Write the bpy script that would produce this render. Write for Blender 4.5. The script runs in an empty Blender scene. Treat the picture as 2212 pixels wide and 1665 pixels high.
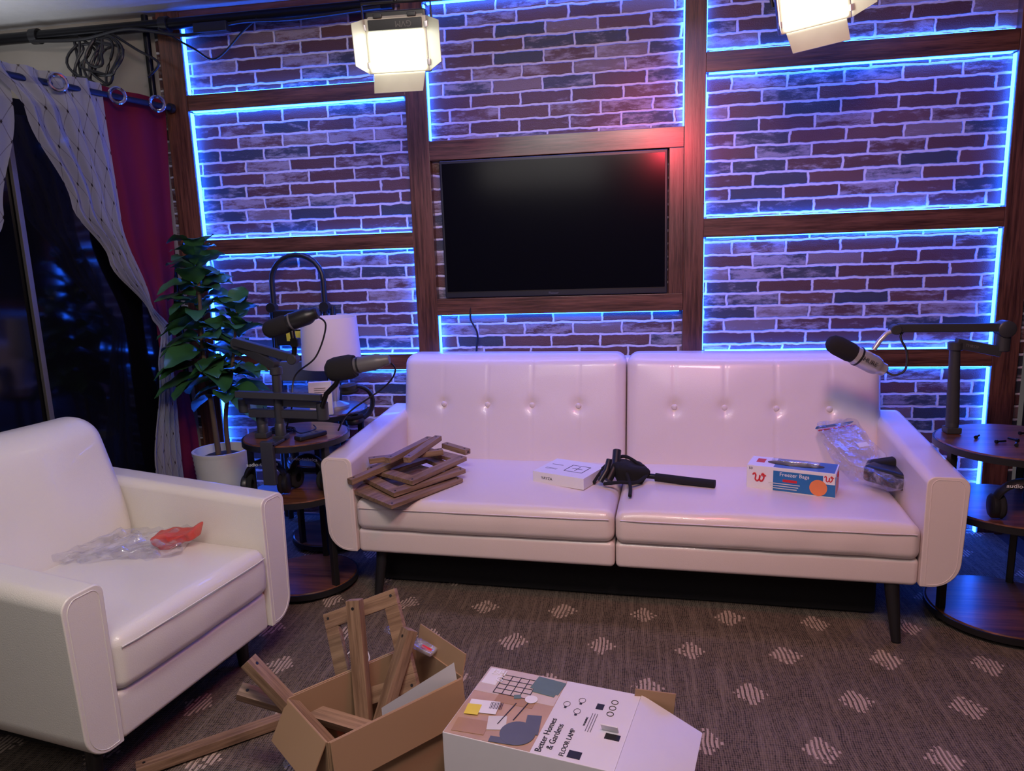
import bpy, bmesh, math, random
from mathutils import Vector, Matrix, Euler, noise
random.seed(7)
COL=bpy.context.scene.collection
pi=math.pi
# ------------------------------------------------------------------ materials
class E:
    def __init__(s,nt,k): s.nt=nt; s.k=k
    def _m(s,op,b=None,c=None,rev=False):
        n=s.nt.nodes.new("ShaderNodeMath"); n.operation=op
        ins=[s,b,c] if not rev else [b,s,c]
        for i,q in enumerate(ins):
            if q is None: continue
            if isinstance(q,E): s.nt.links.new(q.k,n.inputs[i])
            else: n.inputs[i].default_value=q
        return E(s.nt,n.outputs[0])
    def __add__(s,b): return s._m('ADD',b)
    def __sub__(s,b): return s._m('SUBTRACT',b)
    def __rsub__(s,b): return s._m('SUBTRACT',b,rev=True)
    def __mul__(s,b): return s._m('MULTIPLY',b)
    def __truediv__(s,b): return s._m('DIVIDE',b)
    def lt(s,b): return s._m('LESS_THAN',b)
    def gt(s,b): return s._m('GREATER_THAN',b)
    def floor(s): return s._m('FLOOR')
    def fract(s): return s._m('FRACT')
    def abs(s): return s._m('ABSOLUTE')
    def mod(s,b): return s._m('FLOORED_MODULO',b)
    def mn(s,b): return s._m('MINIMUM',b)
    def mx(s,b): return s._m('MAXIMUM',b)
def smooth(e,a,b):
    n=e.nt.nodes.new("ShaderNodeMapRange"); n.interpolation_type='SMOOTHSTEP'
    e.nt.links.new(e.k,n.inputs[0]); n.inputs[1].default_value=a; n.inputs[2].default_value=b
    return E(e.nt,n.outputs[0])
def newmat(name):
    m=bpy.data.materials.new(name); m.use_nodes=True
    return m,m.node_tree,m.node_tree.nodes["Principled BSDF"]
def mixc(nt,f,a,b):
    n=nt.nodes.new("ShaderNodeMix"); n.data_type='RGBA'
    for idx,q in ((0,f),(6,a),(7,b)):
        if isinstance(q,E): nt.links.new(q.k,n.inputs[idx])
        elif isinstance(q,(int,float)): n.inputs[idx].default_value=q
        else: n.inputs[idx].default_value=(*q,1)
    return E(nt,n.outputs[2])
def noise_n(nt,vec,scale,detail=3,rough=0.5):
    n=nt.nodes.new("ShaderNodeTexNoise"); n.inputs["Scale"].default_value=scale
    n.inputs["Detail"].default_value=detail; n.inputs["Roughness"].default_value=rough
    if vec is not None: nt.links.new(vec,n.inputs["Vector"])
    return E(nt,n.outputs["Fac"])
def coords(nt,kind="Object",scale=(1,1,1)):
    t=nt.nodes.new("ShaderNodeTexCoord"); mp=nt.nodes.new("ShaderNodeMapping")
    nt.links.new(t.outputs[kind],mp.inputs[0]); mp.inputs["Scale"].default_value=scale
    return mp.outputs[0]
def bump(nt,b,h,strength,dist):
    n=nt.nodes.new("ShaderNodeBump"); n.inputs["Strength"].default_value=strength; n.inputs["Distance"].default_value=dist
    nt.links.new(h.k,n.inputs["Height"]); nt.links.new(n.outputs[0],b.inputs["Normal"])
def simple(name,col,rough=0.5,metal=0,var=0.12,vs=15,bs=0,bscale=200,emit=None,es=0,scale=(1,1,1),trans=0,alpha=1,coat=0,sheen=0,spec=.5):
    m,nt,b=newmat(name)
    v=coords(nt,"Object",scale)
    f=noise_n(nt,v,vs)
    c=mixc(nt,f,tuple(x*(1-var) for x in col),tuple(min(1,x*(1+var)) for x in col))
    nt.links.new(c.k,b.inputs["Base Color"])
    b.inputs["Roughness"].default_value=rough; b.inputs["Metallic"].default_value=metal
    if bs: bump(nt,b,noise_n(nt,v,bscale,2),bs,0.002)
    if emit: b.inputs["Emission Color"].default_value=(*emit,1); b.inputs["Emission Strength"].default_value=es
    b.inputs["Transmission Weight"].default_value=trans; b.inputs["Alpha"].default_value=alpha
    b.inputs["Coat Weight"].default_value=coat; b.inputs["Sheen Weight"].default_value=sheen
    b.inputs["Specular IOR Level"].default_value=spec
    return m
def brick_mat():
    m,nt,b=newmat("brick_panel")
    g=nt.nodes.new("ShaderNodeNewGeometry"); sp=nt.nodes.new("ShaderNodeSeparateXYZ")
    nt.links.new(g.outputs["Position"],sp.inputs[0]); X=E(nt,sp.outputs[0]);Z=E(nt,sp.outputs[2])
    n1=noise_n(nt,g.outputs["Position"],28,3); n2=noise_n(nt,g.outputs["Position"],19,2)
    x=X+(n1-0.5)*0.018; z=Z+(n2-0.5)*0.015
    PH=0.0595;PW=0.236
    row=(z/PH).floor()
    off=(row.mod(2))*0.5+(row*0.37).fract()*0.16
    u=x/PW+off; col=u.floor()
    fx=u.fract(); fz=(z/PH).fract()
    d=(fx.mn(1-fx)*PW).mn(fz.mn(1-fz)*PH)
    mask=smooth(d,0.0035,0.0075)
    cb=nt.nodes.new("ShaderNodeCombineXYZ"); nt.links.new(col.k,cb.inputs[0]); nt.links.new(row.k,cb.inputs[1])
    wn=nt.nodes.new("ShaderNodeTexWhiteNoise"); wn.noise_dimensions='2D'; nt.links.new(cb.outputs[0],wn.inputs["Vector"])
    r=E(nt,wn.outputs["Value"])
    cr=nt.nodes.new("ShaderNodeValToRGB"); cr.color_ramp.interpolation='CONSTANT'
    els=[(0,(.095,.036,.029)),(0.26,(.125,.050,.038)),(0.46,(.040,.043,.054)),(0.66,(.10,.040,.038)),(0.86,(.20,.135,.12))]
    cr.color_ramp.elements[0].position=0; cr.color_ramp.elements[0].color=(*els[0][1],1)
    cr.color_ramp.elements[1].position=els[1][0]; cr.color_ramp.elements[1].color=(*els[1][1],1)
    for p,c in els[2:]:
        e=cr.color_ramp.elements.new(p); e.color=(*c,1)
    nt.links.new(r.k,cr.inputs[0])
    mp=nt.nodes.new("ShaderNodeMapping"); nt.links.new(g.outputs["Position"],mp.inputs[0]); mp.inputs["Scale"].default_value=(10,1,34)
    ww=noise_n(nt,mp.outputs[0],1.0,5,0.7)
    r2=(r*7.31).fract()
    wash=smooth(ww+(r2*0.30)-0.15,0.51,0.72)*0.60
    bc=mixc(nt,wash,E(nt,cr.outputs[0]),(.48,.42,.44))
    fc=mixc(nt,mask,(.66,.62,.65),bc)
    nt.links.new(fc.k,b.inputs["Base Color"]); b.inputs["Roughness"].default_value=0.42
    fine=noise_n(nt,g.outputs["Position"],240,3,0.6)
    h=mask*0.7+ww*0.35+fine*0.25
    bump(nt,b,h,0.9,0.008)
    return m
def rug_mat():
    m,nt,b=newmat("woven_rug")
    g=nt.nodes.new("ShaderNodeNewGeometry"); sp=nt.nodes.new("ShaderNodeSeparateXYZ")
    nt.links.new(g.outputs["Position"],sp.inputs[0]); X=E(nt,sp.outputs[0]);Y=E(nt,sp.outputs[1])
    wob=noise_n(nt,g.outputs["Position"],5,2)
    x=X+(wob-0.5)*0.045; y=Y+(wob-0.5)*0.04
    v=(y-2.30)/0.232+0.5; row=v.floor()
    u=(x+0.099)/0.305+0.5+row.mod(2)*0.5
    lx=(u.fract()-0.5)*0.305; ly=(v.fract()-0.5)*0.232
    q=((lx/0.0135).floor()+0.5)*0.0135
    dia=(q.abs()/0.052+ly.abs()/0.062).lt(1.0)
    bar=(lx/0.0135).fract().lt(0.58)
    n3=noise_n(nt,g.outputs["Position"],70,2)
    mask=dia*bar*(n3.gt(0.38))
    cx=(x/0.0065).fract(); cy=(y/0.0085).fract()
    weave=(cx-0.5).abs()*(1.4)+(cy-0.5).abs()*0.9
    cellx=(x/0.0065).floor(); celly=(y/0.0085).floor()
    cb=nt.nodes.new("ShaderNodeCombineXYZ"); nt.links.new(cellx.k,cb.inputs[0]); nt.links.new(celly.k,cb.inputs[1])
    wn=nt.nodes.new("ShaderNodeTexWhiteNoise"); wn.noise_dimensions='2D'; nt.links.new(cb.outputs[0],wn.inputs["Vector"])
    base=mixc(nt,E(nt,wn.outputs["Value"]),(.030,.022,.018),(.13,.095,.075))
    mp=nt.nodes.new("ShaderNodeMapping"); nt.links.new(g.outputs["Position"],mp.inputs[0]); mp.inputs["Scale"].default_value=(60,3,1)
    st=noise_n(nt,mp.outputs[0],1,4,.7)
    base=mixc(nt,smooth(st,.45,.68)*0.5,base,(.31,.24,.185))
    base=mixc(nt,smooth(weave,0.35,1.0)*0.7,base,(.26,.20,.155))
    fc=mixc(nt,mask*0.78,base,(.66,.51,.42))
    nt.links.new(fc.k,b.inputs["Base Color"]); b.inputs["Roughness"].default_value=0.85
    bump(nt,b,1-weave,0.7,0.003)
    return m
def wood_mat(name,a,bc,rough,axis=0,ws=1.0,coat=0):
    m,nt,b=newmat(name)
    sc=[38,38,38]; sc[axis]=2.2
    v=coords(nt,"Object",tuple(s*ws for s in sc))
    f=noise_n(nt,v,1.0,6,0.65); f2=noise_n(nt,coords(nt,"Object",tuple(s*ws*4 for s in sc)),1.0,3,0.6)
    ff=smooth(f*0.75+f2*0.25,0.32,0.66)
    c=mixc(nt,ff,a,bc); nt.links.new(c.k,b.inputs["Base Color"]); b.inputs["Roughness"].default_value=rough
    b.inputs["Coat Weight"].default_value=coat; b.inputs["Coat Roughness"].default_value=.2
    bump(nt,b,f,0.3,0.003)
    return m
M={}
M['brick']=brick_mat(); M['rug']=rug_mat()
M['beamv']=wood_mat("dark_wood_vertical",(.045,.015,.008),(.18,.068,.034),.34,2,1.0,.3)
M['beamh']=wood_mat("dark_wood_horizontal",(.045,.015,.008),(.18,.068,.034),.34,0,1.0,.3)
M['wood']=wood_mat("walnut_laminate",(.16,.092,.055),(.34,.215,.135),.5,0,1.2)
M['rustic']=wood_mat("rustic_brown_tabletop",(.05,.018,.01),(.22,.085,.04),.3,0,0.6,.3)
M['leather']=simple("white_leather",(.80,.70,.67),.28,var=.03,vs=6,bs=.22,bscale=420,coat=.2)
M['leather2']=simple("ivory_leather",(.79,.765,.71),.28,var=.03,vs=6,bs=.3,bscale=360,coat=.2)
M['black']=simple("black_plastic",(.014,.014,.016),.38)
M['blackmetal']=simple("black_metal",(.014,.014,.016),.3,metal=.6)
M['foam']=simple("black_foam",(.012,.012,.014),.95,bs=.6,bscale=900)
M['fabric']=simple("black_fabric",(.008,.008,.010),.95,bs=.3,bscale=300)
M['screen']=simple("screen_glass",(.003,.003,.004),.15,var=0,spec=.16)
M['silver']=simple("silver_metal",(.62,.62,.64),.32,metal=.55)
M['chrome']=simple("chrome",(.7,.7,.72),.15,metal=1)
M['grey']=simple("grey_plastic",(.12,.12,.13),.4)
M['dgrey']=simple("charcoal_powder_coat",(.035,.037,.044),.42)
M['white']=simple("white_card",(.80,.79,.80),.55,var=.03)
M['whitegloss']=simple("glossy_white_card",(.74,.72,.78),.22,var=.03,bs=.1,bscale=60)
M['shade']=simple("lampshade_linen",(.85,.76,.77),.8,var=.03,bs=.2,bscale=500)
M['pot']=simple("white_ceramic",(.75,.73,.72),.5,var=.05)
M['soil']=simple("soil",(.03,.02,.015),1,bs=.6,bscale=80)
M['leaf']=simple("fiddle_leaf",(.04,.14,.05),.33,var=.5,vs=9)
M['trunk']=simple("trunk_bark",(.13,.085,.06),.8,bs=.5,bscale=90)
M['card']=simple("corrugated_cardboard",(.36,.225,.13),.75,var=.08,vs=4)
M['cardin']=simple("cardboard_inner",(.42,.28,.17),.8,var=.06,vs=4)
M['red']=simple("red_print",(.62,.02,.03),.45)
M['redmesh']=simple("red_mesh",(.75,.05,.03),.5,alpha=.62,bs=.8,bscale=160)
M['blue']=simple("blue_print",(.02,.16,.42),.35)
M['navy']=simple("navy_metal",(.02,.028,.06),.4,metal=.4)
M['orange']=simple("orange_print",(.85,.25,.08),.4)
M['yellow']=simple("yellow_sticker",(.80,.65,.06),.5)
M['ink']=simple("black_ink",(.02,.02,.025),.6)
M['whiteink']=simple("white_ink",(.85,.85,.85),.5)
M['greyink']=simple("grey_ink",(.12,.12,.11),.5)
M['beige']=simple("beige_paint",(.36,.33,.28),.8,var=.05)
M['ceil']=simple("ceiling_tile",(.50,.49,.47),.9,var=.08,vs=30,bs=.4,bscale=120)
M['floor']=simple("dark_carpet",(.045,.045,.055),.95,bs=.5,bscale=300)
M['glassdoor']=simple("dark_glass",(.004,.004,.006),.08,var=0)
M['alum']=simple("brushed_aluminium",(.22,.21,.20),.4,metal=.5)
M['maroon']=simple("maroon_satin",(.15,.006,.014),.65,var=.12,vs=5,spec=.2)
M['door']=simple("barn_door_metal",(.50,.50,.40),.45,metal=.1)
M['led']=simple("led_blue",(.02,.1,.9),.5,var=0,emit=(.014,.115,1.0),es=34)
M['panelglow']=simple("panel_diffuser",(.9,.9,.85),.5,var=0,emit=(1,.98,.88),es=9)
M['steelpart']=simple("steel_hardware",(.45,.3,.3),.35,metal=.7)
M['picfloor']=simple("print_wood_floor",(.50,.33,.22),.35,var=.3,vs=12)
M['picwall']=simple("print_wall",(.62,.52,.45),.35)
M['picgreen']=simple("print_green_sofa",(.13,.20,.17),.35)
M['picgrey']=simple("print_grey_chair",(.12,.13,.15),.35)
M['piclight']=simple("print_pale_sofa",(.68,.66,.62),.35)
M['pictan']=simple("print_tan_shelf",(.42,.25,.13),.35)
M['pale']=simple("paper_bluewhite",(.66,.70,.78),.6,var=.02)
def film(name,tint=(.95,.95,1),a=.28):
    m,nt,b=newmat(name); out=nt.nodes["Material Output"]
    g=nt.nodes.new("ShaderNodeBsdfGlossy"); g.inputs["Roughness"].default_value=.12; g.inputs["Color"].default_value=(*tint,1)
    t=nt.nodes.new("ShaderNodeBsdfTransparent"); t.inputs[0].default_value=(.93,.93,.95,1)
    d=nt.nodes.new("ShaderNodeBsdfDiffuse"); d.inputs[0].default_value=(*tint,1)
    m1=nt.nodes.new("ShaderNodeMixShader"); m1.inputs[0].default_value=.6
    nt.links.new(d.outputs[0],m1.inputs[1]); nt.links.new(g.outputs[0],m1.inputs[2])
    f=noise_n(nt,coords(nt),22,3,.6); ff=smooth(f,.4,.75)*0.5+a*0.5
    m2=nt.nodes.new("ShaderNodeMixShader"); nt.links.new(ff.k,m2.inputs[0])
    nt.links.new(t.outputs[0],m2.inputs[1]); nt.links.new(m1.outputs[0],m2.inputs[2]); nt.links.new(m2.outputs[0],out.inputs[0])
    bn=nt.nodes.new("ShaderNodeBump"); bn.inputs["Strength"].default_value=.6; bn.inputs["Distance"].default_value=.01
    nt.links.new(f.k,bn.inputs["Height"]); nt.links.new(bn.outputs[0],g.inputs["Normal"])
    return m
M['film']=film("clear_plastic_film",a=.2)
def sheer_mat():
    m,nt,b=newmat("sheer_white_fabric"); out=nt.nodes["Material Output"]
    t=nt.nodes.new("ShaderNodeUVMap"); sp=nt.nodes.new("ShaderNodeSeparateXYZ"); nt.links.new(t.outputs[0],sp.inputs[0])
    u=E(nt,sp.outputs[0]); v=E(nt,sp.outputs[1])
    p=(u/0.15+v/0.15); q=(u/0.15-v/0.15)
    la=((p.fract()-0.5).abs()).gt(0.480); lb=((q.fract()-0.5).abs()).gt(0.480)
    line=la.mx(lb)
    dots=((p.fract()-0.5).abs().gt(0.44))*((q.fract()-0.5).abs().gt(0.44))
    col=mixc(nt,line*0.7,(.42,.43,.48),(.16,.14,.16)); col=mixc(nt,dots,col,(.05,.04,.05))
    d=nt.nodes.new("ShaderNodeBsdfDiffuse"); nt.links.new(col.k,d.inputs[0])
    tl=nt.nodes.new("ShaderNodeBsdfTranslucent"); nt.links.new(col.k,tl.inputs[0])
    a=nt.nodes.new("ShaderNodeMixShader"); a.inputs[0].default_value=.3; nt.links.new(d.outputs[0],a.inputs[1]); nt.links.new(tl.outputs[0],a.inputs[2])
    tr=nt.nodes.new("ShaderNodeBsdfTransparent"); c=nt.nodes.new("ShaderNodeMixShader"); c.inputs[0].default_value=.82
    nt.links.new(tr.outputs[0],c.inputs[1]); nt.links.new(a.outputs[0],c.inputs[2]); nt.links.new(c.outputs[0],out.inputs[0])
    return m
M['sheer']=sheer_mat()
# ------------------------------------------------------------------ geometry helpers
def finish(bm,name,mat,parent=None,bevel=0,seg=2,smoothang=40,loc=None,rot=None):
    bmesh.ops.remove_doubles(bm,verts=bm.verts,dist=1e-6)
    bmesh.ops.recalc_face_normals(bm,faces=bm.faces)
    if bevel:
        ed=[e for e in bm.edges if len(e.link_faces)==2 and e.calc_face_angle(0)>0.6]
        bmesh.ops.bevel(bm,geom=ed,offset=bevel,segments=seg,affect='EDGES',profile=.5,clamp_overlap=True)
    for f in bm.faces: f.smooth=True
    me=bpy.data.meshes.new(name); bm.to_mesh(me); bm.free()
    me.set_sharp_from_angle(angle=math.radians(smoothang))
    ob=bpy.data.objects.new(name,me); COL.objects.link(ob)
    if bevel:
        wn=ob.modifiers.new("weighted_normal",'WEIGHTED_NORMAL'); wn.keep_sharp=True; wn.weight=50
    if mat: me.materials.append(M[mat] if isinstance(mat,str) else mat)
    if parent: ob.parent=parent
    if loc: ob.location=loc
    if rot: ob.rotation_euler=rot
    return ob
def thing(name,label,cat,loc=(0,0,0),rot=(0,0,0),group=None):
    e=bpy.data.objects.new(name,None); COL.objects.link(e); e.empty_display_size=.05
    e.location=loc; e.rotation_euler=rot; tag(e,label,cat,group); return e
def tag(o,label,cat,group=None):
    o["label"]=label; o["category"]=cat
    if group: o["group"]=group
    return o
def tm(loc=(0,0,0),rot=(0,0,0)): return Matrix.Translation(loc)@Euler(rot).to_matrix().to_4x4()
def a_box(bm,c,s,rot=(0,0,0)):
    bmesh.ops.create_cube(bm,size=1,matrix=tm(c,rot)@Matrix.Diagonal((*s,1)))
def box(name,mat,c,s,parent=None,bevel=.003,rot=None,seg=2):
    bm=bmesh.new(); a_box(bm,(0,0,0),s)
    return finish(bm,name,mat,parent,bevel,seg,loc=c,rot=rot)
def struct(o): o["kind"]="structure"; return o
def a_tube(bm,pts,r,n=10,closed=False):
    pts=[Vector(p) for p in pts]; N=len(pts)
    rs=r if isinstance(r,(list,tuple)) else [r]*N
    rings=[]; up=None
    for i,p in enumerate(pts):
        if closed: d=(pts[(i+1)%N]-pts[i-1])
        else: d=(pts[min(i+1,N-1)]-pts[max(i-1,0)])
        if d.length<1e-9: d=Vector((0,0,1))
        d.normalize()
        if up is None:
            up=Vector((0,0,1)) if abs(d.z)<.9 else Vector((1,0,0))
        up=(up-d*up.dot(d))
        if up.length<1e-6: up=d.orthogonal()
        up.normalize(); sd=d.cross(up)
        rings.append([bm.verts.new(p+(up*math.cos(2*pi*k/n)+sd*math.sin(2*pi*k/n))*rs[i]) for k in range(n)])
    for i in range(N if closed else N-1):
        a=rings[i]; b=rings[(i+1)%N]
        for k in range(n): bm.faces.new((a[k],a[(k+1)%n],b[(k+1)%n],b[k]))
    if not closed:
        bm.faces.new(rings[0]); bm.faces.new(rings[-1])
def tube(name,mat,pts,r,parent=None,n=10,closed=False,loc=None,rot=None):
    bm=bmesh.new(); a_tube(bm,pts,r,n,closed); return finish(bm,name,mat,parent,loc=loc,rot=rot)
def spl(pts,k=8):
    pts=[Vector(p) for p in pts]; out=[]
    P=[pts[0]]+pts+[pts[-1]]
    for i in range(1,len(P)-2):
        for j in range(k):
            t=j/k; a,b,c,d=P[i-1],P[i],P[i+1],P[i+2]
            out.append(.5*((2*b)+(c-a)*t+(2*a-5*b+4*c-d)*t*t+(3*b-3*c+d-a)*t**3))
    out.append(pts[-1]); return out
def a_lathe(bm,prof,n=32,mtx=Matrix()):
    rings=[]
    for r,z in prof:
        if r<1e-6: rings.append([bm.verts.new(mtx@Vector((0,0,z)))])
        else: rings.append([bm.verts.new(mtx@Vector((r*math.cos(2*pi*k/n),r*math.sin(2*pi*k/n),z))) for k in range(n)])
    for a,b in zip(rings,rings[1:]):
        for k in range(n):
            k2=(k+1)%n
            if len(a)==1 and len(b)==1: continue
            if len(a)==1: bm.faces.new((a[0],b[k],b[k2]))
            elif len(b)==1: bm.faces.new((a[k],a[k2],b[0]))
            else: bm.faces.new((a[k],a[k2],b[k2],b[k]))
def lathe(name,mat,prof,parent=None,loc=None,rot=None,n=32,ang=40):
    bm=bmesh.new(); a_lathe(bm,prof,n); return finish(bm,name,mat,parent,smoothang=ang,loc=loc,rot=rot)
def axis_rot(d):
    return Vector((0,0,1)).rotation_difference(Vector(d).normalized()).to_euler()
def rbox_bm(half,r,n=(8,8,8),k=4,fn=None):
    bm=bmesh.new()
    def ticks(h,m):
        e=[-h+r*(1-math.tan((pi/4)*(1-i/k))) for i in range(k)]
        inner=[-(h-r)+2*(h-r)*i/m for i in range(m+1)]
        return e+inner+[-q for q in reversed(e)]
    T=[ticks(half[i],n[i]) for i in range(3)]
    for ax in range(3):
        a,b=(ax+1)%3,(ax+2)%3
        for sg in (-1,1):
            g=[]
            for p in T[a]:
                row=[]
                for q in T[b]:
                    v=[0,0,0]; v[ax]=sg*half[ax]; v[a]=p; v[b]=q
                    v=Vector(v); c=Vector([max(-(half[i]-r),min(half[i]-r,v[i])) for i in range(3)])
                    d=v-c
                    if d.length>1e-9: v=c+d.normalized()*r
                    row.append(bm.verts.new(v))
                g.append(row)
            for i in range(len(g)-1):
                for j in range(len(g[0])-1):
                    bm.faces.new((g[i][j],g[i+1][j],g[i+1][j+1],g[i][j+1]))
    bmesh.ops.remove_doubles(bm,verts=bm.verts,dist=1e-5)
    if fn:
        for v in bm.verts: v.co=Vector(fn(v.co.x,v.co.y,v.co.z))
    return bm
def rbox(name,mat,c,half,r,parent=None,n=(8,8,8),k=4,fn=None,rot=None):
    return finish(rbox_bm(half,r,n,k,fn),name,mat,parent,smoothang=80,loc=c,rot=rot)
def rpoly(pts,rad,seg=8):
    out=[];N=len(pts)
    for i in range(N):
        p=Vector(pts[i]);a=Vector(pts[i-1]);b=Vector(pts[(i+1)%N]); r=rad[i]
        if r<=0: out.append(p); continue
        da=(a-p).normalized(); db=(b-p).normalized()
        th=da.angle(db); L=r/math.tan(th/2)
        c=p+(da+db).normalized()*(r/math.sin(th/2))
        s=p+da*L; e=p+db*L
        v0=s-c; v1=e-c; tot=v0.angle_signed(v1)
        for j in range(seg+1):
            t=-tot*j/seg
            out.append(c+Vector((v0.x*math.cos(t)-v0.y*math.sin(t),v0.x*math.sin(t)+v0.y*math.cos(t))))
    return out
def prism_bm(out2,y0,y1,ny=1,fn=None):
    bm=bmesh.new(); rings=[]
    for j in range(ny+1):
        y=y0+(y1-y0)*j/ny
        rings.append([bm.verts.new(fn(p[0],y,p[1]) if fn else (p[0],y,p[1])) for p in out2])
    n=len(out2)
    for a,b in zip(rings,rings[1:]):
        for k in range(n): bm.faces.new((a[k],a[(k+1)%n],b[(k+1)%n],b[k]))
    bm.faces.new(rings[0]); bm.faces.new(rings[-1])
    return bm
def text(body,size,mat,parent,loc,rot,name="lettering",align='CENTER',ext=.0004,sx=1,shear=0):
    cu=bpy.data.curves.new("tmp","FONT"); cu.body=body; cu.size=size; cu.extrude=ext; cu.align_x=align; cu.align_y='CENTER'; cu.shear=shear
    cu.resolution_u=3
    to=bpy.data.objects.new("tmp",cu); COL.objects.link(to)
    dg=bpy.context.evaluated_depsgraph_get(); me=bpy.data.meshes.new_from_object(to.evaluated_get(dg))
    bpy.data.objects.remove(to); bpy.data.curves.remove(cu)
    me.name=name; me.materials.clear(); me.materials.append(M[mat])
    ob=bpy.data.objects.new(name,me); COL.objects.link(ob); ob.parent=parent; ob.location=loc; ob.rotation_euler=rot; ob.scale=(sx,1,1)
    return ob
def rect(parent,mat,c,w,h,rot=(0,0,0),name="printed_panel",t=.0006):
    bm=bmesh.new(); a_box(bm,(0,0,0),(w,h,t)); return finish(bm,name,mat,parent,loc=c,rot=rot)
# ------------------------------------------------------------------ room
WY=3.5
struct(box("floor","floor",(-.6,1.2,-.05),(6.4,5.0,.1),bevel=0))
struct(box("ceiling","ceil",(-.6,1.2,2.60),(6.4,5.0,.1),bevel=0))
struct(box("wall_back","brick",(-.29,3.55,1.275),(4.04,.1,2.55),bevel=0))
struct(box("wall_side_back","beige",(-3.055,3.55,1.275),(1.49,.1,2.55),bevel=0))
struct(box("wall_right","fabric",(1.80,1.6,1.275),(.1,3.8,2.55),bevel=0))
tr=[0]
def beam(x0,x1,z0,z1,vert,t=.045,y=WY):
    tr[0]+=1
    o=box("trim_%d"%tr[0],'beamv' if vert else 'beamh',((x0+x1)/2,y-t/2,(z0+z1)/2),(x1-x0,t,z1-z0),bevel=.003)
    struct(o)
beam(-2.265,-2.145,0,2.55,True); beam(-1.035,-.93,0,2.55,True); beam(.245,.337,0,2.55,True); beam(1.585,1.69,0,2.55,True)
beam(-2.145,-1.035,2.09,2.165,False,.04); beam(-2.145,-1.035,1.39,1.465,False,.04); beam(-2.145,-1.035,.79,.868,False,.04)
beam(.337,1.585,2.10,2.185,False,.04); beam(.337,1.585,1.39,1.475,False,.04); beam(.337,1.585,.785,.865,False,.04)
beam(-.93,.245,1.79,1.88,False,.05); beam(-.93,.245,1.06,1.14,False,.05); beam(.18,.245,1.14,1.79,True,.052)
beam(-2.145,1.585,2.49,2.55,False,.04)
RD=Vector((-.24,-.97,0)).normalized(); RN=Vector((.97,-.24,0)).normalized()
def CP(s,z,o=0): 
    v=Vector((-2.3,3.38,0))+Vector((-.24,-.97,0))*s+RN*o; return Vector((v.x,v.y,z))
ang=math.atan2(RD.y,RD.x)
c=CP(1.3,1.0,-.14)
struct(box("wall_left","fabric",(c.x,c.y,1.03),(2.85,.04,2.06),bevel=0,rot=(0,0,ang)))
c=CP(.65,1.0,-.10); struct(box("door_1","glassdoor",(c.x,c.y,1.0),(1.5,.02,1.98),bevel=.002,rot=(0,0,ang)))
c=CP(.66,1.0,-.075); struct(box("trim_30","alum",(c.x,c.y,1.0),(.022,.02,1.98),bevel=.002,rot=(0,0,ang)))
bm=bmesh.new(); NX,NYr=110,80
vs=[[None]*(NYr+1) for _ in range(NX+1)]
for i in range(NX+1):
    for j in range(NYr+1):
        x=-2.5+4.15*i/NX; y=.7+2.75*j/NYr
        z=.008+.018*math.exp(-((y-(2.42-.09*x+.03*math.sin(3*x)))/.035)**2)*(.6+.5*noise.noise(Vector((x*2,0,1))))+.006*max(0,noise.noise(Vector((x*1.5,y*3,3))))
        vs[i][j]=bm.verts.new((x,y,z))
for i in range(NX):
    for j in range(NYr): bm.faces.new((vs[i][j],vs[i+1][j],vs[i+1][j+1],vs[i][j+1]))
o=finish(bm,"area_rug",'rug',smoothang=90); tag(o,"dark woven rug with pale striped diamond pattern under the seating","rug")
# ------------------------------------------------------------------ LED strips
def led(x0,x1,z0,z1,sides="lrtb"):
    bm=bmesh.new(); w=.004; y=WY-.016; dp=.022
    if 'l' in sides: a_box(bm,(x0+w/2,y,(z0+z1)/2),(w,dp,z1-z0-.012))
    if 'r' in sides: a_box(bm,(x1-w/2,y,(z0+z1)/2),(w,dp,z1-z0-.012))
    if 't' in sides: a_box(bm,((x0+x1)/2,y,z1-w/2),(x1-x0-.03,dp,w))
    if 'b' in sides: a_box(bm,((x0+x1)/2,y,z0+w/2),(x1-x0-.03,dp,w))
    o=finish(bm,"led_strip",'led'); tag(o,"blue glowing LED strip edging a brick wall panel","light","LED strips around the wall panels")
led(-2.145,-1.035,2.165,2.49,"lb"); led(-2.145,-1.035,1.465,2.09,"lbt"); led(-2.145,-1.035,.868,1.39,"lbtr"); led(-2.145,-1.035,-.004,.79,"lt")
led(-.93,.245,1.88,2.49,"rlt"); led(-.93,.245,-.004,1.06,"lt")
led(.337,1.585,2.185,2.49,"lb"); led(.337,1.585,1.475,2.10,"lbtr"); led(.337,1.585,.865,1.39,"lbtr"); led(.337,1.585,-.004,.785,"lrt")
# ------------------------------------------------------------------ TV
tv=thing("television","black flat screen television mounted in a dark wood frame","television",(-.355,3.49,1.465))
box("casing",'black',(0,-.02,0),(1.06,.04,.645),tv,.006)
box("screen",'screen',(0,-.0415,.008),(1.035,.004,.60),tv,.001)
text("Pioneer",.015,'grey',tv,(.0,-.0405,-.309),(pi/2,0,0),name="brand_lettering")
tube("television_cable",'black',spl([(-.40,-.03,-.33),(-.41,-.04,-.42),(-.38,-.035,-.5),(-.39,-.03,-.62),(-.36,-.03,-.8)]),.005,tv,8)
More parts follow.
